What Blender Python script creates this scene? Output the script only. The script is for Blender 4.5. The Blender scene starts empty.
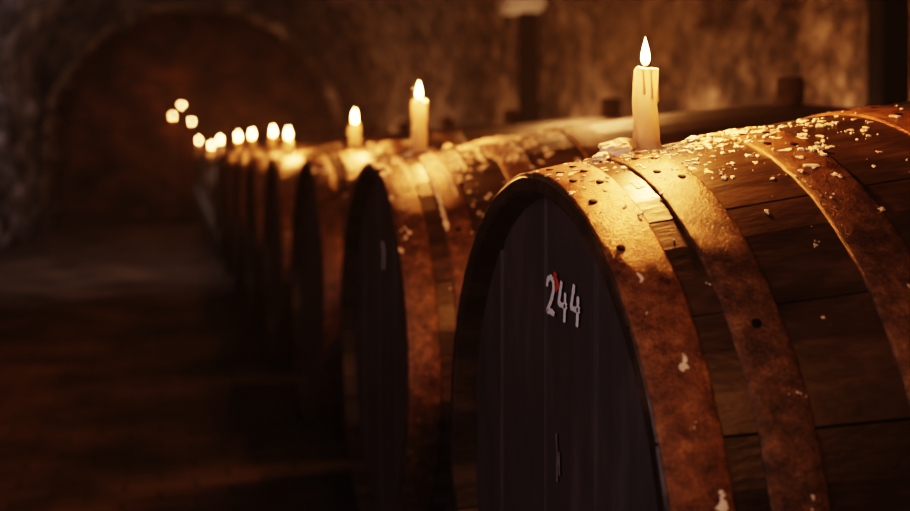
import bpy, bmesh, math, random
from mathutils import Vector, Matrix, noise
random.seed(7)
scene = bpy.context.scene
scene.view_settings.view_transform = 'Filmic'
try: scene.view_settings.look = 'High Contrast'
except Exception: pass
COL = scene.collection

# ------------------------------------------------------------ helpers
def new_mat(name):
    m = bpy.data.materials.new(name); m.use_nodes = True
    nt = m.node_tree; nt.nodes.clear()
    out = nt.nodes.new("ShaderNodeOutputMaterial")
    return m, nt, out

def N(nt, t, **kw):
    n = nt.nodes.new(t)
    for k, v in kw.items():
        if k in n.inputs.keys(): n.inputs[k].default_value = v
        else: setattr(n, k, v)
    return n

def ramp(nt, stops):
    r = nt.nodes.new("ShaderNodeValToRGB")
    e = r.color_ramp.elements
    while len(e) < len(stops): e.new(0.5)
    for i, (p, c) in enumerate(stops):
        e[i].position = p
        e[i].color = (c[0], c[1], c[2], 1)
    return r

def noise_mat(name, stops, scale=(1,1,1), nscale=5, detail=8, rough=0.7, rough_n=0.6, metallic=0.0,
              bump=0.3, bdist=0.01, attr=None, transl=0, coords="Object", fine=40, random_off=True, spec=0.5):
    m, nt, out = new_mat(name)
    L = nt.links
    tc = N(nt, "ShaderNodeTexCoord")
    mp = N(nt, "ShaderNodeMapping"); mp.inputs["Scale"].default_value = scale
    L.new(tc.outputs[coords], mp.inputs["Vector"])
    if random_off:
        oi = N(nt, "ShaderNodeObjectInfo")
        mul = N(nt, "ShaderNodeMath", operation="MULTIPLY"); mul.inputs[1].default_value = 37.0
        L.new(oi.outputs["Random"], mul.inputs[0])
        L.new(mul.outputs[0], mp.inputs["Location"])
    n1 = N(nt, "ShaderNodeTexNoise"); n1.inputs["Scale"].default_value = nscale
    n1.inputs["Detail"].default_value = detail; n1.inputs["Roughness"].default_value = rough_n
    L.new(mp.outputs[0], n1.inputs["Vector"])
    r = ramp(nt, stops)
    L.new(n1.outputs["Fac"], r.inputs[0])
    col = r.outputs[0]
    if attr:
        at = N(nt, "ShaderNodeAttribute"); at.attribute_name = attr
        mm = N(nt, "ShaderNodeMapRange"); mm.inputs["To Min"].default_value = 0.65; mm.inputs["To Max"].default_value = 1.35
        L.new(at.outputs["Fac"], mm.inputs["Value"])
        hv = N(nt, "ShaderNodeHueSaturation")
        L.new(mm.outputs[0], hv.inputs["Value"]); L.new(col, hv.inputs["Color"])
        col = hv.outputs[0]
    b = N(nt, "ShaderNodeBsdfPrincipled")
    b.inputs["Roughness"].default_value = rough; b.inputs["Metallic"].default_value = metallic
    b.inputs["Specular IOR Level"].default_value = spec
    L.new(col, b.inputs["Base Color"])
    n2 = N(nt, "ShaderNodeTexNoise"); n2.inputs["Scale"].default_value = fine; n2.inputs["Detail"].default_value = 6
    L.new(mp.outputs[0], n2.inputs["Vector"])
    add = N(nt, "ShaderNodeMath", operation="ADD"); L.new(n1.outputs["Fac"], add.inputs[0]); L.new(n2.outputs["Fac"], add.inputs[1])
    bp = N(nt, "ShaderNodeBump"); bp.inputs["Strength"].default_value = bump; bp.inputs["Distance"].default_value = bdist
    L.new(add.outputs[0], bp.inputs["Height"]); L.new(bp.outputs[0], b.inputs["Normal"])
    if transl:
        t = N(nt, "ShaderNodeBsdfTranslucent"); L.new(col, t.inputs["Color"])
        mx = N(nt, "ShaderNodeMixShader"); mx.inputs[0].default_value = transl
        L.new(b.outputs[0], mx.inputs[1]); L.new(t.outputs[0], mx.inputs[2]); L.new(mx.outputs[0], out.inputs["Surface"])
    else:
        L.new(b.outputs[0], out.inputs["Surface"])
    return m

def link(o, parent=None):
    COL.objects.link(o)
    if parent is not None: o.parent = parent
    return o

def mesh_obj(name, verts, faces, mats, parent=None, smooth=False, link_it=True):
    me = bpy.data.meshes.new(name)
    me.from_pydata(verts, [], faces); me.update()
    for m in (mats if isinstance(mats, (list, tuple)) else [mats]): me.materials.append(m)
    if smooth:
        for p in me.polygons: p.use_smooth = True
    o = bpy.data.objects.new(name, me)
    if link_it: link(o, parent)
    return o

def tag(o, label=None, category=None, group=None, kind=None):
    if label: o["label"] = label
    if category: o["category"] = category
    if group: o["group"] = group
    if kind: o["kind"] = kind

# ------------------------------------------------------------ materials
M_wood = noise_mat("barrel_wood", [(0.28,(0.012,0.008,0.006)),(0.5,(0.038,0.025,0.017)),(0.72,(0.105,0.070,0.046))],
                   scale=(1.5,6,6), nscale=3.5, detail=12, rough_n=0.62, rough=0.38, bump=0.25, bdist=0.003, attr="stave", fine=24)
M_head = noise_mat("head_wood", [(0.3,(0.052,0.041,0.042)),(0.5,(0.078,0.063,0.064)),(0.7,(0.125,0.104,0.104))],
                   scale=(3,3,0.8), nscale=3.5, detail=12, rough_n=0.68, rough=0.6, bump=0.2, bdist=0.002, fine=60)
M_rust = noise_mat("rusty_iron", [(0.36,(0.024,0.013,0.009)),(0.45,(0.115,0.055,0.027)),(0.54,(0.25,0.122,0.055)),(0.66,(0.55,0.30,0.13))],
                   nscale=34, detail=15, rough=0.36, rough_n=0.88, metallic=0.3, bump=1.0, bdist=0.0012, fine=300)
M_rust2 = noise_mat("dull_iron", [(0.36,(0.020,0.012,0.009)),(0.46,(0.072,0.040,0.024)),(0.54,(0.15,0.085,0.046)),(0.66,(0.38,0.23,0.12))],
                   nscale=32, detail=15, rough=0.38, rough_n=0.88, metallic=0.3, bump=1.0, bdist=0.0012, fine=300)
M_dark = noise_mat("dark_rivet", [(0.3,(0.006,0.005,0.004)),(0.7,(0.014,0.010,0.008))], rough=0.8, bump=0.1, spec=0.1)
M_wax = noise_mat("candle_wax", [(0.3,(0.86,0.72,0.52)),(0.7,(0.96,0.86,0.68))], nscale=20, rough=0.45, bump=0.3, bdist=0.003, transl=0.5)
M_flake = noise_mat("wax_flake", [(0.35,(0.60,0.52,0.40)),(0.60,(0.92,0.87,0.76))], nscale=60, rough=0.5, bump=0.2, bdist=0.001, random_off=False)
M_white = noise_mat("white_paint", [(0.3,(0.90,0.88,0.88)),(0.6,(1.0,0.99,0.98))], nscale=60, rough=0.7, bump=0.2, bdist=0.001)
M_grey = noise_mat("chalk_smear", [(0.35,(0.14,0.12,0.13)),(0.7,(0.30,0.28,0.30))], nscale=40, rough=0.8, bump=0.2, bdist=0.001)
M_red = noise_mat("red_paint", [(0.35,(0.55,0.05,0.035)),(0.7,(0.8,0.10,0.06))], nscale=40, rough=0.7, bump=0.1)
M_wick = noise_mat("burnt_wick", [(0.3,(0.01,0.008,0.006)),(0.7,(0.03,0.02,0.015))], rough=0.9, bump=0.1)
M_beam = noise_mat("rail_wood", [(0.3,(0.02,0.013,0.009)),(0.7,(0.07,0.045,0.03))], scale=(8,1,8), rough=0.8)
M_iron = noise_mat("black_iron", [(0.3,(0.004,0.0035,0.003)),(0.7,(0.012,0.010,0.008))], rough=0.8, metallic=0.0, spec=0.1)
M_stonecap = noise_mat("pale_stone", [(0.3,(0.65,0.64,0.63)),(0.7,(0.85,0.84,0.82))], nscale=8, rough=0.9)
M_plaster = noise_mat("cellar_plaster", [(0.40,(0.022,0.014,0.010)),(0.48,(0.11,0.072,0.050)),(0.54,(0.26,0.18,0.125)),(0.61,(0.62,0.49,0.37))],
                      nscale=4.5, detail=14, rough=0.9, rough_n=0.82, bump=1.0, bdist=0.08, fine=14, random_off=False)
M_rubble = noise_mat("rubble_stone", [(0.40,(0.03,0.028,0.030)),(0.5,(0.19,0.17,0.178)),(0.60,(0.62,0.58,0.60))],
                      nscale=3.6, detail=12, rough=0.9, rough_n=0.78, bump=1.0, bdist=0.1, fine=8, random_off=False)
M_vault = noise_mat("sooty_vault", [(0.38,(0.012,0.009,0.007)),(0.5,(0.055,0.038,0.029)),(0.62,(0.19,0.135,0.10))],
                      nscale=3.0, detail=12, rough=0.95, rough_n=0.78, bump=1.0, bdist=0.08, fine=8, random_off=False)

def brick_mat(name, c1, c2, mortar, scale, rot, msize=0.02):
    m, nt, out = new_mat(name); L = nt.links
    tc = N(nt, "ShaderNodeTexCoord"); mp = N(nt, "ShaderNodeMapping")
    mp.inputs["Rotation"].default_value = rot
    L.new(tc.outputs["Object"], mp.inputs["Vector"])
    br = N(nt, "ShaderNodeTexBrick"); br.inputs["Scale"].default_value = scale
    br.inputs["Color1"].default_value = (*c1,1); br.inputs["Color2"].default_value = (*c2,1); br.inputs["Mortar"].default_value = (*mortar,1)
    br.inputs["Mortar Size"].default_value = msize; br.inputs["Mortar Smooth"].default_value = 0.6
    L.new(mp.outputs[0], br.inputs["Vector"])
    n1 = N(nt, "ShaderNodeTexNoise"); n1.inputs["Scale"].default_value = 2.0; n1.inputs["Detail"].default_value = 10
    L.new(tc.outputs["Object"], n1.inputs["Vector"])
    r = ramp(nt, [(0.36,(0.25,0.25,0.25)),(0.62,(1.3,1.3,1.3))]); L.new(n1.outputs["Fac"], r.inputs[0])
    mx = N(nt, "ShaderNodeMix", data_type="RGBA", blend_type="MULTIPLY"); mx.inputs[0].default_value = 1
    L.new(br.outputs["Color"], mx.inputs[6]); L.new(r.outputs[0], mx.inputs[7])
    b = N(nt, "ShaderNodeBsdfPrincipled"); b.inputs["Roughness"].default_value = 0.85
    L.new(mx.outputs[2], b.inputs["Base Color"])
    bp = N(nt, "ShaderNodeBump"); bp.inputs["Strength"].default_value = 0.4; bp.inputs["Distance"].default_value = 0.02; bp.invert = True
    L.new(br.outputs["Fac"], bp.inputs["Height"]); L.new(bp.outputs[0], b.inputs["Normal"])
    L.new(b.outputs[0], out.inputs["Surface"])
    return m
M_floor = brick_mat("brick_floor", (0.125,0.078,0.055), (0.085,0.054,0.040), (0.045,0.030,0.023), 2.2, (0,0,0), 0.022)
M_brick = brick_mat("brick_wall", (0.13,0.055,0.033), (0.055,0.028,0.019), (0.04,0.028,0.022), 2.2, (math.radians(90),0,0))

def flame_mat():
    m, nt, out = new_mat("candle_flame"); L = nt.links
    tc = N(nt, "ShaderNodeTexCoord"); sp = N(nt, "ShaderNodeSeparateXYZ"); L.new(tc.outputs["Generated"], sp.inputs[0])
    r = ramp(nt, [(0.0,(0.9,0.16,0.03)),(0.25,(1.0,0.42,0.10)),(0.6,(1.0,0.60,0.22)),(1.0,(1.0,0.40,0.09))])
    L.new(sp.outputs["Z"], r.inputs[0])
    e = N(nt, "ShaderNodeEmission"); e.inputs["Strength"].default_value = 90
    L.new(r.outputs[0], e.inputs["Color"])
    t = N(nt, "ShaderNodeBsdfTransparent"); a = N(nt, "ShaderNodeAddShader")
    L.new(e.outputs[0], a.inputs[0]); L.new(t.outputs[0], a.inputs[1]); L.new(a.outputs[0], out.inputs["Surface"])
    return m
M_flame = flame_mat()

# ------------------------------------------------------------ barrel dimensions
LEN = 2.1; RH = 0.414; DR = 0.145; AX_Z = 0.66; X0 = 0.45; D0 = 1.3725; SP = 1.16
XC = X0 + LEN/2
HD = 0.034    # head recess
def rad(x):
    t = abs(x - LEN/2) / (LEN/2)
    return RH + DR * (1 - min(t,1)**1.5)
def bp(n, X, a, off=0.0):
    r = rad(X - X0) + off
    yc = D0 + SP*n
    nrm = Vector((0, -math.sin(a), math.cos(a)))
    e = 0.01
    slope = (rad(X-X0+e)-rad(X-X0-e))/(2*e)
    nr = (nrm + Vector((-slope,0,0))).normalized()
    return Vector((X, yc, AX_Z)) + nrm*r, nr

def build_staves():
    NS = 22
    prof = []
    prof.append((0.050, RH-0.027)); prof.append((0.003, RH-0.022)); prof.append((0.0, RH-0.018)); prof.append((0.0, RH-0.003)); prof.append((0.003, rad(0.003)))
    for i in range(1, 44): x = LEN*i/44; prof.append((x, rad(x)))
    prof += [(LEN-0.003, rad(0.003)), (LEN, RH-0.003), (LEN, RH-0.018), (LEN-0.003, RH-0.022), (LEN-0.050, RH-0.027)]
    angs = []; st = []
    rng = random.Random(3)
    ws = [rng.uniform(0.8,1.25) for _ in range(NS)]; tot = sum(ws); a = 0
    for k in range(NS):
        w = ws[k]/tot*2*math.pi; g = 0.0030
        dr = rng.uniform(-0.0012, 0.0012)
        for (f, o) in ((0, -0.004), (g/w, dr), (0.33, dr+0.0006), (0.66, dr+0.0006), (1-g/w, dr)):
            angs.append((a+w*f, o)); st.append(k)
        a += w
    vals = [rng.random() for _ in range(NS)]
    nv = len(angs); verts = []; faces = []; fa = []
    for pi,(x, r) in enumerate(prof):
        inner = pi < 3 or pi > len(prof)-4
        for (an, o) in angs:
            rr = r + (o*0.25 if inner else o)
            verts.append((x-LEN/2, rr*math.sin(an), rr*math.cos(an)))
    for i in range(len(prof)-1):
        for j in range(nv):
            j2 = (j+1) % nv
            faces.append((i*nv+j, i*nv+j2, (i+1)*nv+j2, (i+1)*nv+j)); fa.append(vals[st[j]])
    me = bpy.data.meshes.new("staves"); me.from_pydata(verts, [], faces); me.update()
    at = me.attributes.new("stave", "FLOAT", "FACE")
    at.data.foreach_set("value", fa)
    me.materials.append(M_wood)
    bm = bmesh.new(); bm.from_mesh(me); bmesh.ops.recalc_face_normals(bm, faces=bm.faces); bm.to_mesh(me); bm.free()
    return me

def build_head():
    edges = [-0.388, -0.30, -0.135, 0.045, 0.24, 0.388]
    R = 0.390; verts = []; faces = []
    rng = random.Random(5)
    for b in range(len(edges)-1):
        y0 = edges[b]+0.003; y1 = edges[b+1]-0.003; dx = rng.uniform(-0.002,0.002)
        m = 8; base = len(verts)
        cols = [(y0, 0.008)] + [(y0+0.005+(y1-y0-0.010)*i/m, 0.0) for i in range(m+1)] + [(y1, 0.008)]
        for (y, dp) in cols:
            h = math.sqrt(max(R*R-y*y, 1e-5))
            for s in range(9):
                z = -h + 2*h*s/8
                verts.append((-LEN/2+HD+dp+dx, y, z))
        for i in range(len(cols)-1):
            for s in range(8):
                a = base+i*9+s
                faces.append((a, a+1, a+10, a+9))
    base = len(verts); seg = 64
    for i in range(seg):
        t = 2*math.pi*i/seg
        verts.append((-LEN/2+HD+0.0105, R*math.cos(t), R*math.sin(t)))
    faces.append(tuple(range(base, base+seg)))
    me = bpy.data.meshes.new("head"); me.from_pydata(verts, [], faces); me.update(); me.materials.append(M_head)
    return me

def build_hoop(x0, x1, mat, seed, rivets):
    rng = random.Random(seed); SEG = 240; verts = []; faces = []; mi = []
    ph = rng.uniform(0,6)
    offs = [(x0, 0.0003), (x0, 0.0028), (x0+0.002, 0.0038), ((x0*2+x1)/3, 0.0038), ((x0+2*x1)/3, 0.0038), (x1-0.002, 0.0038), (x1, 0.0028), (x1, 0.0003)]
    P = len(offs)
    for i in range(SEG):
        a = 2*math.pi*i/SEG
        wx = 0.0012*math.sin(3*a+ph)
        for k,(x, o) in enumerate(offs):
            wr = 0.0003*math.sin(7*a+ph)
            chip = 0.0018*noise.noise(Vector((math.cos(a)*30,math.sin(a)*30,seed+(5 if k>3 else 0))))
            r = rad(x) + o + (wr if o > 0.002 else 0)
            verts.append((x+wx+chip-LEN/2, r*math.sin(a), r*math.cos(a)))
    for i in range(SEG):
        for p in range(P-1):
            i2 = (i+1) % SEG
            faces.append((i*P+p, i2*P+p, i2*P+p+1, i*P+p+1)); mi.append(0)
    def pt(x, a, o): r = rad(x)+o; return (x-LEN/2, -r*math.sin(a), r*math.cos(a))
    for (fx, a) in rivets:
        x = x0+(x1-x0)*fx; base = len(verts); o = 0.0040
        c = Vector(pt(x,a,o)); n = Vector((0,-math.sin(a),math.cos(a))); u = Vector((1,0,0)); v = n.cross(u); rr = 0.0056
        for (sc,h) in ((1,-0.001),(0.9,0.0006),(0.4,0.0008)):
            for i in range(10):
                t = 2*math.pi*i/10; verts.append(tuple(c+u*math.cos(t)*rr*sc+v*math.sin(t)*rr*sc+n*h))
        for ring in range(2):
            for i in range(10):
                i2=(i+1)%10; faces.append((base+ring*10+i,base+ring*10+i2,base+ring*10+10+i2,base+ring*10+10+i)); mi.append(1)
        faces.append(tuple(base+20+i for i in range(10))); mi.append(1)
    me = bpy.data.meshes.new("hoop"); me.from_pydata(verts, [], faces); me.update()
    me.materials.append(mat); me.materials.append(M_dark)
    for p, k in zip(me.polygons, mi): p.material_index = k; p.use_smooth = True
    bm = bmesh.new(); bm.from_mesh(me); bmesh.ops.recalc_face_normals(bm, faces=bm.faces); bm.to_mesh(me); bm.free()
    return me

def build_bung():
    bm = bmesh.new(); seg=24; rings=[]
    for (z,r) in ((-0.03,0.028),(0.0,0.030),(0.045,0.034),(0.060,0.033),(0.065,0.029)):
        rings.append([bm.verts.new((r*math.cos(2*math.pi*i/seg), r*math.sin(2*math.pi*i/seg), rad(LEN/2)+z)) for i in range(seg)])
    for a,b in zip(rings, rings[1:]):
        for i in range(seg): bm.faces.new((a[i],a[(i+1)%seg],b[(i+1)%seg],b[i]))
    bm.faces.new(rings[-1]); bm.faces.new(rings[0][::-1])
    me = bpy.data.meshes.new("bung"); bm.to_mesh(me); bm.free(); me.materials.append(M_beam)
    return me

HOOPS = [(0.002,0.062,M_rust,1),(0.094,0.148,M_rust2,2),(0.245,0.306,M_rust2,3),(0.425,0.490,M_rust,4)]
me_st = build_staves(); me_head = build_head(); me_bung = build_bung()
RIV = {1:[(0.3,0.04),(0.7,0.08),(0.3,0.13),(0.7,0.17),(0.3,0.24),(0.72,0.29),(0.3,0.40),(0.3,0.62),(0.5,-0.2)],
       2:[(0.35,0.05),(0.68,0.08),(0.35,0.15),(0.68,0.19),(0.35,0.30),(0.7,0.36),(0.5,-0.2),(0.5,0.9)],
       3:[(0.3,0.02),(0.7,0.05),(0.3,0.12),(0.7,0.15),(0.3,0.25),(0.7,0.29)],
       4:[(0.3,0.02),(0.7,0.06),(0.5,0.2)]}
me_hoops = [build_hoop(a,b,m,s,RIV[s]) for a,b,m,s in HOOPS]
me_hoops2 = [build_hoop(a,b,M_rust2,s,RIV[s]) for a,b,m,s in HOOPS]

NB = 13
barrels = []
for n in range(NB):
    root = bpy.data.objects.new("wine_barrel", None); root.empty_display_size = 0.2
    root.location = (XC, D0+SP*n, AX_Z-RH-DR); link(root)
    lab = "large oak wine barrel with rusty hoops and burning candle"
    if n == 0: lab = "dark oak wine barrel painted 244, rusty hoops, wax flakes"
    if n == 1: lab = "oak wine barrel with wax-covered top beside the numbered barrel"
    tag(root, lab, "barrel", "wine barrels in a long row")
    roll = 0 if n == 0 else random.uniform(-0.12, 0.12)
    h = RH+DR
    def part(me, nm, rz=0, r=roll):
        o = bpy.data.objects.new(nm, me); link(o, root); o.location = (0,0,h)
        o.rotation_euler = (r, 0, rz); return o
    part(me_st, "staves"); part(me_head, "barrel_head"); part(me_head, "barrel_head", math.pi)
    for m in (me_hoops if n == 0 else me_hoops2):
        part(m, "hoop")
        part(m, "hoop", math.pi, -roll)
    part(me_bung, "bung", 0, 0)
    barrels.append(root)

# ------------------------------------------------------------ painted digits on barrel 0
def ribbons(name, strokes, width, mat, parent, xoff, cy, cz, thick=0.0009):
    verts=[]; faces=[]
    for s in strokes:
        pts=[]
        for (a,b) in zip(s, s[1:]):
            k = max(2,int(math.dist(a,b)/0.0015))
            for i in range(k): pts.append((a[0]+(b[0]-a[0])*i/k, a[1]+(b[1]-a[1])*i/k))
        pts.append(s[-1])
        sm = pts[:]
        for _ in range(3): sm = [sm[0]]+[((sm[i-1][0]+sm[i][0]*2+sm[i+1][0])/4,(sm[i-1][1]+sm[i][1]*2+sm[i+1][1])/4) for i in range(1,len(sm)-1)]+[sm[-1]]
        base=len(verts); nn=len(sm)
        for i,(u,v) in enumerate(sm):
            p=sm[max(i-1,0)]; q=sm[min(i+1,nn-1)]
            t=Vector((q[0]-p[0],q[1]-p[1])); t = t.normalized() if t.length>0 else Vector((1,0))
            nx,ny=-t.y,t.x
            w=width*(0.5 if i in (0,nn-1) else 1)*(1+0.45*noise.noise(Vector((u*150,v*150,0))))/2
            for sgn,dx in ((-1,0),(-0.7,-thick),(0.7,-thick),(1,0)):
                verts.append((-LEN/2+HD+xoff+dx, cy-(u+nx*w*sgn), cz+v+ny*w*sgn))
        for i in range(nn-1):
            for k in range(3):
                q=base+i*4+k; faces.append((q,q+1,q+5,q+4))
    o = mesh_obj(name, verts, faces, mat, parent)
    o.location=(0,0,RH+DR)
    return o
two=[[(0.002,0.036),(0.006,0.046),(0.018,0.050),(0.029,0.045),(0.030,0.034),(0.020,0.018),(0.003,0.002),(0.018,0.003),(0.034,0.001)]]
four=[[(0.014,0.050),(0.008,0.034),(0.002,0.018),(0.018,0.017),(0.036,0.019)],[(0.028,0.036),(0.027,0.020),(0.024,-0.004)]]
def shift(st, du, dv): return [[(u+du, v+dv) for u,v in s] for s in st]
def scl(st,k): return [[(u*k,v*k) for u,v in s] for s in st]
digits = scl(shift(two,-0.066,0.002)+shift(four,-0.018,0.002)+shift(four,0.030,0.003),0.93)
DY=-0.031
ribbons("painted_number", digits, 0.0074, M_white, barrels[0], -0.0026, DY, 0.236)["label"]="white painted number 244"
ribbons("paint_smear", shift([[(0.0,0.0),(0.010,-0.003),(0.018,-0.012)],[(0.000,0.005),(0.012,0.004)],[(0.006,-0.004),(0.010,-0.016)]],-0.034,0.048), 0.008, M_red, barrels[0], -0.0022, DY, 0.236)["label"]="small red paint mark"
ribbons("chalk_smear", [[(0.0,0.0),(0.004,-0.03),(0.003,-0.06)],[(0.010,-0.02),(0.012,-0.05)]], 0.006, M_grey, barrels[0], -0.0022, -0.005, 0.09,0.0004)["label"]="faint grey drip mark"
ribbons("chalk_mark", [[(0.0,0.0),(0.02,-0.02),(0.012,-0.06)]], 0.012, M_white, barrels[1], -0.0024, 0.0, 0.24)["label"]="small white chalk mark"

# ------------------------------------------------------------ wax flakes
def frame(nr):
    u = Vector((1,0,0)); u = (u - nr*u.dot(nr)).normalized(); return u, nr.cross(u)
def in_hoop(X):
    x=X-X0
    return any(a<=x<=b for a,b,_,_ in HOOPS)
def flakes(n, count, seed, sx, sa, cx, sparse, drips, big=1.0, clusters=0):
    rng=random.Random(seed); verts=[]; faces=[]
    def blob(X,a,size,hgt=0.001,stretch=1.0,rot=None,segs=9,tilt=0.08):
        X=max(X0+0.006,X); off=0.0038 if in_hoop(X) else 0.0
        p,nr=bp(n,X,a,off); u,v=frame(nr)
        th=rng.uniform(0,6.28) if rot is None else rot
        U=u*math.cos(th)+v*math.sin(th); V=v*math.cos(th)-u*math.sin(th)
        base=len(verts)
        rr=[size*rng.uniform(0.3,1.35) for _ in range(segs)]
        tl=rng.uniform(0,tilt)
        for ring,(sc,h) in enumerate(((1,-0.001),(0.97,hgt*0.7),(0.7,hgt))):
            for i in range(segs):
                t=2*math.pi*i/segs
                du=math.cos(t)*rr[i]*sc*stretch; dv=math.sin(t)*rr[i]*sc
                verts.append(tuple(p+U*du+V*dv+nr*(h+(tl*(dv+size) if ring else 0))))
        for ring in range(2):
            for i in range(segs):
                i2=(i+1)%segs; faces.append((base+ring*segs+i,base+ring*segs+i2,base+(ring+1)*segs+i2,base+(ring+1)*segs+i))
        faces.append(tuple(base+2*segs+i for i in range(segs)))
    for _ in range(count):
        X=rng.gauss(cx,sx); a=abs(rng.gauss(0,sa))*(1 if rng.random()<0.8 else -1)
        blob(X,a,big*rng.choice((0.0006,0.0008,0.001,0.0014,0.002,0.0030,0.0050))*rng.uniform(0.6,1.3),rng.uniform(0.0005,0.0012),rng.uniform(1,2.0))
    for _ in range(clusters):
        X=rng.gauss(cx,sx*0.9); a=abs(rng.gauss(0,sa*1.1)); k=rng.randint(4,12); s=rng.uniform(0.004,0.012)
        for _ in range(k):
            blob(X+rng.gauss(0,s),a+rng.gauss(0,s)/RH,big*rng.choice((0.0010,0.0016,0.0028,0.0045)),rng.uniform(0.001,0.002),rng.uniform(1,1.8),tilt=0.1)
    for _ in range(sparse):
        X=rng.uniform(X0+0.01,X0+0.6); a=rng.uniform(0.2,1.4); s=big*rng.uniform(0.0012,0.0042)
        for _ in range(rng.choice((1,1,2,4))):
            blob(X+rng.gauss(0,0.004),a+rng.gauss(0,0.012),s*rng.uniform(0.4,1),0.001,rng.uniform(1,1.8),tilt=0.05)
    for (X,a0,a1,w,wob) in drips:
        k=max(3,int(abs(a1-a0)*RH/0.003))
        for i in range(k+1):
            t=i/k
            blob(X+wob*math.sin(t*3+X*40), a0+(a1-a0)*t, w*(0.8+0.5*t)*rng.uniform(0.4,1.4), 0.0012, 1.2,tilt=0.02)
    o=mesh_obj("wax_flakes",verts,faces,M_flake,barrels[n],False)
    bm=bmesh.new(); bm.from_mesh(o.data); bmesh.ops.recalc_face_normals(bm,faces=bm.faces); bm.to_mesh(o.data); bm.free()
    o.location=-Vector(barrels[n].location)
    o["kind"]="stuff"; o["label"]="scattered pale wax flakes and drips stuck on the barrel"
    return o
flakes(0,620,1,0.10,0.17,0.68,70,[(0.49,0.95,0.98,0.0025,0.002),(0.50,1.26,1.30,0.0035,0.001),(0.475,0.72,0.74,0.004,0.001),
      (0.80,0.62,0.72,0.0014,0.010),(0.53,0.33,0.36,0.004,0.001)],0.85,34)
D2=[(0.50,0.1,0.45,0.003,0.003),(0.55,0.2,0.85,0.0028,0.003),(0.62,0.0,0.45,0.003,0.004),(0.67,0.1,0.4,0.003,0.003),(0.58,0.1,0.65,0.003,0.004),(0.47,0.15,0.35,0.004,0.001)]
flakes(1,520,2,0.13,0.28,0.64,60,D2,1.15,40)
flakes(2,240,3,0.14,0.25,0.66,25,[(0.50,0.1,0.4,0.004,0.003),(0.56,0.1,0.5,0.004,0.003)],1.4,16)
flakes(3,120,4,0.12,0.25,0.62,8,[],1.6,8)

def wax_lump(n,X,a,s,seed):
    p,nr=bp(n,X,a,0.003)
    bm=bmesh.new(); bmesh.ops.create_icosphere(bm,subdivisions=3,radius=1)
    for v in bm.verts:
        d=1+0.45*noise.noise(v.co*1.7+Vector((seed*3.1,0,0)))+0.2*noise.noise(v.co*5)
        v.co=Vector((v.co.x*d*s, v.co.y*d*s*0.8, (v.co.z*0.5*d+0.35)*s*0.8))
        if v.co.z<0: v.co.z*=0.15
    me=bpy.data.meshes.new("wax_lump"); bm.to_mesh(me); bm.free(); me.materials.append(M_flake)
    o=bpy.data.objects.new("wax_lump",me); link(o,barrels[n]); o.location=p-nr*0.002-Vector(barrels[n].location)
    o.rotation_euler=nr.to_track_quat('Z','Y').to_euler()
    o["label"]="melted lump of old pale candle wax"
for i,(n,X,a,s) in enumerate([(0,0.567,0.0,0.030),(0,0.540,0.03,0.014),(0,0.668,0.02,0.010),(0,0.72,0.03,0.009),(1,0.535,0.05,0.014),(1,0.63,0.03,0.013),(2,0.66,0.03,0.016)]):
    wax_lump(n,X,a,s,i+1)

# ------------------------------------------------------------ candles
def lathe(name, prof, seg, mat, parent, jitter=0, seed=0, cap0=True, cap1=True, smooth=True):
    bm=bmesh.new(); rings=[]
    for (z,r) in prof:
        ring=[]
        for i in range(seg):
            t=2*math.pi*i/seg
            j=1+jitter*noise.noise(Vector((math.cos(t)*1.3+seed*7.7,math.sin(t)*1.3,z*26)))
            ring.append(bm.verts.new((r*j*math.cos(t),r*j*math.sin(t),z)))
        rings.append(ring)
    for a,b in zip(rings,rings[1:]):
        for i in range(seg): bm.faces.new((a[i],a[(i+1)%seg],b[(i+1)%seg],b[i]))
    if cap1: bm.faces.new(rings[-1])
    if cap0: bm.faces.new(rings[0][::-1])
    me=bpy.data.meshes.new(name); bm.to_mesh(me); bm.free(); me.materials.append(mat)
    if smooth:
        for p in me.polygons: p.use_smooth=True
    o=bpy.data.objects.new(name,me); link(o,parent); return o

def plight(parent,loc,power,color,size):
    ld=bpy.data.lights.new("candle_light","POINT"); ld.energy=power; ld.color=color; ld.shadow_soft_size=size
    lo=bpy.data.objects.new("candle_light",ld); link(lo,parent); lo.location=loc
    return lo

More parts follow.
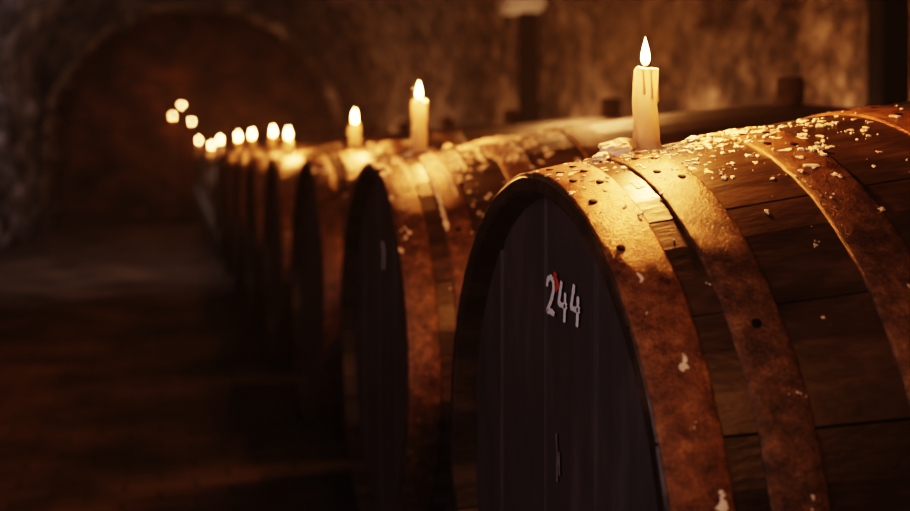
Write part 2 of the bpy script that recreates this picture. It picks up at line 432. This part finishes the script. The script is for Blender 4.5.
def candle(pos, h, r, fl, power, seed, label="lit cream wax candle burning on a barrel top", flame_w=None, detail=True, group="lit candles along the barrels"):
    prof=[(0,r*1.30),(0.004,r*1.2),(0.009,r*1.06)]
    K=18
    for i in range(K): prof.append((0.012+(h-0.016)*i/K, r*(1.0-0.03*i/K)))
    prof += [(h-0.003,r*0.99),(h,r*0.94),(h,r*0.80),(h-0.003,r*0.6),(h-0.004,r*0.2)]
    body=lathe("candle",prof,36,M_wax,None,0.24,seed)
    if detail:
        for v in body.data.vertices:
            if v.co.z>h-0.0035 and math.hypot(v.co.x,v.co.y)>r*0.7:
                v.co.z += 0.0045*noise.noise(Vector((v.co.x*70,v.co.y*70,seed)))
    body.location=pos
    tag(body,label,"candle",group)
    w=lathe("wick",[(h-0.005,0.0013),(h+0.004,0.0012),(h+0.009,0.0009)],8,M_wick,body)
    fw=flame_w or fl*0.175
    fp=[]
    for i in range(17):
        t=i/16; s=math.sin(math.pi*min(1,t**0.6))**0.9*(1-0.3*t) if 0<t<1 else 0.02
        fp.append((h+0.004+fl*t, max(0.0003,fw*s)))
    f=lathe("flame",fp,20,M_flame,body); f["label"]="bright yellow-white candle flame"
    if detail:
        rng=random.Random(seed)
        for k in range(4):
            th=rng.uniform(-3.0,0.3) if k else 2.2; L=rng.uniform(0.15,0.5)*h
            bm=bmesh.new(); rings=[]
            for i in range(13):
                t=i/12; rr=(0.0012+0.0016*t**3)*(1 if i<12 else 0.3)*(r/0.0165)
                if i==0: rr*=0.5
                c=Vector((math.cos(th+0.1*t),math.sin(th+0.1*t),0))*(r*0.98)+Vector((0,0,h-0.001-L*t))
                ring=[bm.verts.new(c+Vector((math.cos(q)*rr,math.sin(q)*rr,0))) for q in [2*math.pi*j/8 for j in range(8)]]
                rings.append(ring)
            for a,b in zip(rings,rings[1:]):
                for i in range(8): bm.faces.new((a[i],b[i],b[(i+1)%8],a[(i+1)%8]))
            bm.faces.new(rings[0]); bm.faces.new(rings[-1][::-1])
            me=bpy.data.meshes.new("wax_drip"); bm.to_mesh(me); bm.free(); me.materials.append(M_wax)
            for p in me.polygons: p.use_smooth=True
            link(bpy.data.objects.new("wax_drip",me),body)
    plight(body,(0,0,h+0.006+fl*0.7),power,(1.0,0.335,0.078),0.012)
    zs=((0.012,0.036),(0.030,0.012),(0.052,0.004)) if detail else ((0.02,0.015),)
    for dz,pw in zs:
        if h-dz>0.012: plight(body,(0,0,h-dz),pw,(1.0,0.43,0.13),0.006)  # small lamps added inside the wax to imitate its translucent glow
    return body

spec=[(0,0.605,0.105,0.0160,0.036,17),(1,0.566,0.117,0.0178,0.038,9.5),(2,0.612,0.082,0.019,0.045,8.5),(3,0.522,0.060,0.018,0.048,7),
      (4,0.568,0.075,0.018,0.05,6),(5,0.549,0.08,0.018,0.052,5),(6,0.54,0.08,0.018,0.055,4.5),(8,0.53,0.08,0.02,0.055,4),
      (9,0.50,0.04,0.02,0.05,3.5),(12,0.49,0.12,0.02,0.05,3.5)]
for i,(n,X,h,r,fl,P) in enumerate(spec):
    p,_=bp(n,X,0.0)
    p.z += 0.0037 if in_hoop(X) else 0.001
    candle(p,h,r,fl,P,i+1,detail=(n<4),label="lit cream wax candle with drips on the numbered barrel" if n==0 else "lit cream wax candle burning on a barrel top")

# iron candle stand at the far end
st=bpy.data.objects.new("candle_stand",None); st.location=(0.33,18.4,0); link(st)
tag(st,"tall black iron candle stand with three trays","candle stand")
lathe("stand_base",[(0,0.2),(0.02,0.2),(0.04,0.1),(0.06,0.03)],32,M_iron,st)
lathe("pole",[(0.05,0.018),(0.9,0.016),(1.68,0.014)],16,M_iron,st)
for (dx,z) in ((-0.14,1.56),(0.0,1.74),(0.15,1.48)):
    L=abs(dx)
    if L>0.02:
        bm=bmesh.new(); bmesh.ops.create_cone(bm,cap_ends=True,segments=12,radius1=0.012,radius2=0.012,depth=L,matrix=Matrix.Translation((dx/2,0,z-0.015))@Matrix.Rotation(math.pi/2,4,'Y'))
        me=bpy.data.meshes.new("arm"); bm.to_mesh(me); bm.free(); me.materials.append(M_iron); link(bpy.data.objects.new("arm",me),st)
    t=lathe("tray",[(z-0.03,0.015),(z-0.012,0.03),(z-0.002,0.05),(z,0.055),(z,0.02)],24,M_iron,st); t.location=(dx,0,0)
    candle(Vector((0.33+dx,18.4,z+0.001)),0.04,0.018,0.055,4.5,50+int(z*10),label="small lit candle on the iron stand",detail=False,group="candles on the iron stand")

# ------------------------------------------------------------ rails
def box(name,x0,x1,y0,y1,z0,z1,mat,bev=0.01,parent=None):
    bm=bmesh.new(); bmesh.ops.create_cube(bm,size=1)
    for v in bm.verts: v.co=Vector(((x0+x1)/2+v.co.x*(x1-x0),(y0+y1)/2+v.co.y*(y1-y0),(z0+z1)/2+v.co.z*(z1-z0)))
    if bev: bmesh.ops.bevel(bm,geom=bm.edges[:],offset=bev,segments=2,affect='EDGES')
    me=bpy.data.meshes.new(name); bm.to_mesh(me); bm.free(); me.materials.append(mat)
    o=bpy.data.objects.new(name,me); link(o,parent); return o
for xr in (XC-0.2,XC+0.2):
    o=box("wooden_rail",xr-0.09,xr+0.09,0.5,D0+SP*(NB-1)+0.6,0,AX_Z-RH-DR+0.002,M_beam)
    tag(o,"long dark wooden beam carrying the row of barrels","rail","rails under the barrels")

# ------------------------------------------------------------ room shell
YB=19.5; YF=-2.5; XL=-1.7; XR=2.95; VC=(XL+XR)/2; VR=(XR-XL)/2; SPZ=1.75
def structure(o,label): tag(o,label,"room",None,"structure"); return o
f=mesh_obj("floor",[(XL-0.3,YF-0.3,0),(XR+0.3,YF-0.3,0),(XR+0.3,YB+0.3,0),(XL-0.3,YB+0.3,0)],[(0,1,2,3)],M_floor)
structure(f,"worn dark brick cellar floor")
def rough_wall(name,x,mat,amp,sgn,label):
    ny,nz=300,30; verts=[]; faces=[]
    for j in range(nz+1):
        for i in range(ny+1):
            y=YF+(YB-YF)*i/ny; z=-0.02+(SPZ+0.05)*j/nz
            d=amp*(noise.noise(Vector((y*1.3,z*1.6,x)))+0.6*noise.noise(Vector((y*4,z*4,x))))
            verts.append((x+sgn*(abs(d)),y,z))
    for j in range(nz):
        for i in range(ny):
            q=j*(ny+1)+i; faces.append((q,q+1,q+ny+2,q+ny+1))
    return structure(mesh_obj(name,verts,faces,mat,None,True),label)
rough_wall("wall_left",XL,M_rubble,0.2,1,"rough grey rubble stone cellar wall")
rough_wall("wall_right",XR,M_plaster,0.07,-1,"mottled brown plastered cellar wall")
def vault(name,j0,j1,mat,label):
    ny,na=220,48; verts=[]; faces=[]; w=j1-j0+1
    for i in range(ny+1):
        y=YF+(YB-YF)*i/ny
        for j in range(j0,j1+1):
            t=math.pi*j/na
            r=VR-0.09*abs(noise.noise(Vector((y*1.5,t*4,2))))-0.05*noise.noise(Vector((y*4,t*10,2)))
            verts.append((VC-r*math.cos(t),y,SPZ+r*0.93*math.sin(t)))
    for i in range(ny):
        for j in range(w-1):
            q=i*w+j; faces.append((q,q+1,q+w+1,q+w))
    return structure(mesh_obj(name,verts,faces,mat,None,True),label)
o=vault("ceiling",0,48,M_vault,"sooty vaulted cellar ceiling")
o.data.materials.append(M_plaster); o.data.materials.append(M_rubble)
for i,p in enumerate(o.data.polygons):
    j=i%48
    if j>=36: p.material_index=1
    elif j<10: p.material_index=2
structure(mesh_obj("wall_back",[(XL-0.2,YB,0),(XR+0.2,YB,0),(XR+0.2,YB,4.2),(XL-0.2,YB,4.2)],[(0,1,2,3)],M_brick),"old brick end wall")
structure(mesh_obj("wall_front",[(XL-0.2,YF,0),(XR+0.2,YF,0),(XR+0.2,YF,4.2),(XL-0.2,YF,4.2)],[(0,3,2,1)],M_vault),"dark plain end wall")
AC=0.52; AR=2.0; ASZ=1.1; AY=16.6
def arch(name,ri,ro_fn,y0,y1,mat,label,amp=0.03):
    verts=[];faces=[];K=64
    path=[(AC-ri,0),(AC-ri,0.5)]+[(AC-ri*math.cos(math.pi*k/K),ASZ+ri*math.sin(math.pi*k/K)) for k in range(K+1)]+[(AC+ri,0.5),(AC+ri,0)]
    for i,(x,z) in enumerate(path):
        j=1+amp*noise.noise(Vector((i*0.45,3,0)))/ri
        ox,oz=ro_fn(x,z)
        x=AC+(x-AC)*j; z=z*j
        verts += [(x,y0,z),(ox,y0,oz),(ox,y1,oz),(x,y1,z)]
    for i in range(len(path)-1):
        for k in range(4):
            a=i*4+k; b=i*4+(k+1)%4; faces.append((a,b,b+4,a+4))
    return structure(mesh_obj(name,verts,faces,mat),label)
def outer(x,z):
    if z<=ASZ: return (XL-0.1 if x<AC else XR+0.1, z)
    dx,dz=x-AC,z-ASZ; k=2.9/math.hypot(dx,dz); return (AC+dx*k,ASZ+dz*k)
arch("wall_arch",AR,outer,AY,AY+0.4,M_vault,"dark cross wall with a wide round arch",0.12)
def outer2(x,z):
    j=0.05*noise.noise(Vector((x*3,z*3,9)))
    if z<=ASZ: return (x+(-0.09-j if x<AC else 0.09+j), z)
    dx,dz=x-AC,z-ASZ; k=(AR+0.09+j)/math.hypot(dx,dz); return (AC+dx*k,ASZ+dz*k)
arch("trim_1",AR-0.01,outer2,AY-0.07,AY+0.02,M_plaster,"pale plaster band around the arch",0.12)

def post(x,y,w,ztop,cap):
    r=bpy.data.objects.new("iron_post",None); r.location=(x,y,0); link(r)
    tag(r,"dark iron post standing against the cellar wall","post","posts against the wall")
    box("shaft",-w/2,w/2,-w/2,w/2,0.02,ztop,M_iron,0.01,r)
    box("foot_plate",-w*0.8,w*0.8,-w*0.8,w*0.8,0,0.03,M_iron,0.005,r)
    if cap:
        c=box("capital",-w*1.6,w*0.7,-w*1.2,w*1.2,ztop-0.02,ztop+0.2,M_stonecap,0.03,r); c["label"]="pale stone block"
post(2.72,8.35,0.13,2.17,True)
post(2.72,3.88,0.12,2.4,False)

# ------------------------------------------------------------ lights
def area(name,loc,target,size,power,color):
    l=bpy.data.lights.new(name,"AREA"); l.energy=power; l.size=size; l.color=color
    o=bpy.data.objects.new(name,l); link(o); o.location=loc
    o.rotation_euler=(Vector(target)-Vector(loc)).to_track_quat('-Z','Y').to_euler(); return o
area("daylight_glow",(-1.4,0.3,1.5),(0.6,1.6,0.7),0.8,10.5,(0.99,0.80,0.86))
area("aisle_lamp",(0.25,-0.3,1.9),(0.7,1.1,0.8),0.3,8.5,(1.0,0.40,0.12))
for y in (2.6,4.2,5.8,7.6,9.6,12.0,14.5):
    area("wall_fill",(2.60,y,0.90),(2.95,y,1.9),0.35,11,(1.0,0.52,0.25))  # fill lights added out of sight behind the barrels to brighten the wall
area("left_glow",(-0.7,9.5,2.9),(-1.7,13.5,1.6),0.5,46.0,(1.0,0.90,0.90))
area("arch_glow",(0.5,13.0,3.3),(0.5,16.6,3.3),0.5,16.0,(1.0,0.66,0.42))
area("floor_glow",(-0.6,5.5,3.3),(-0.6,5.5,0),1.2,4.0,(1.0,0.66,0.42))
area("row_fill",(1.9,5.0,2.5),(1.5,3.0,1.2),0.3,20.0,(1.0,0.42,0.14))  # added fill from overhead, lifts the tops of the barrels behind

w=bpy.data.worlds.new("world"); scene.world=w; w.use_nodes=True
w.node_tree.nodes["Background"].inputs[0].default_value=(0.5,0.45,0.6,1); w.node_tree.nodes["Background"].inputs[1].default_value=0.01
vs=w.node_tree.nodes.new("ShaderNodeVolumeScatter"); vs.inputs["Density"].default_value=0.006; vs.inputs["Anisotropy"].default_value=0.5
w.node_tree.links.new(vs.outputs[0], w.node_tree.nodes["World Output"].inputs["Volume"])

# ------------------------------------------------------------ camera
cd=bpy.data.cameras.new("camera"); cam=bpy.data.objects.new("camera",cd); link(cam)
cd.sensor_width=36; cd.lens=1150/910*36; cd.shift_y=-105.5/910
th=math.atan(295/1150)
cam.location=(0,0,1.106); cam.rotation_euler=(math.pi/2,0,-th)
cd.dof.use_dof=True; cd.dof.focus_distance=1.38; cd.dof.aperture_fstop=3.0
cd.clip_start=0.02
scene.camera=cam
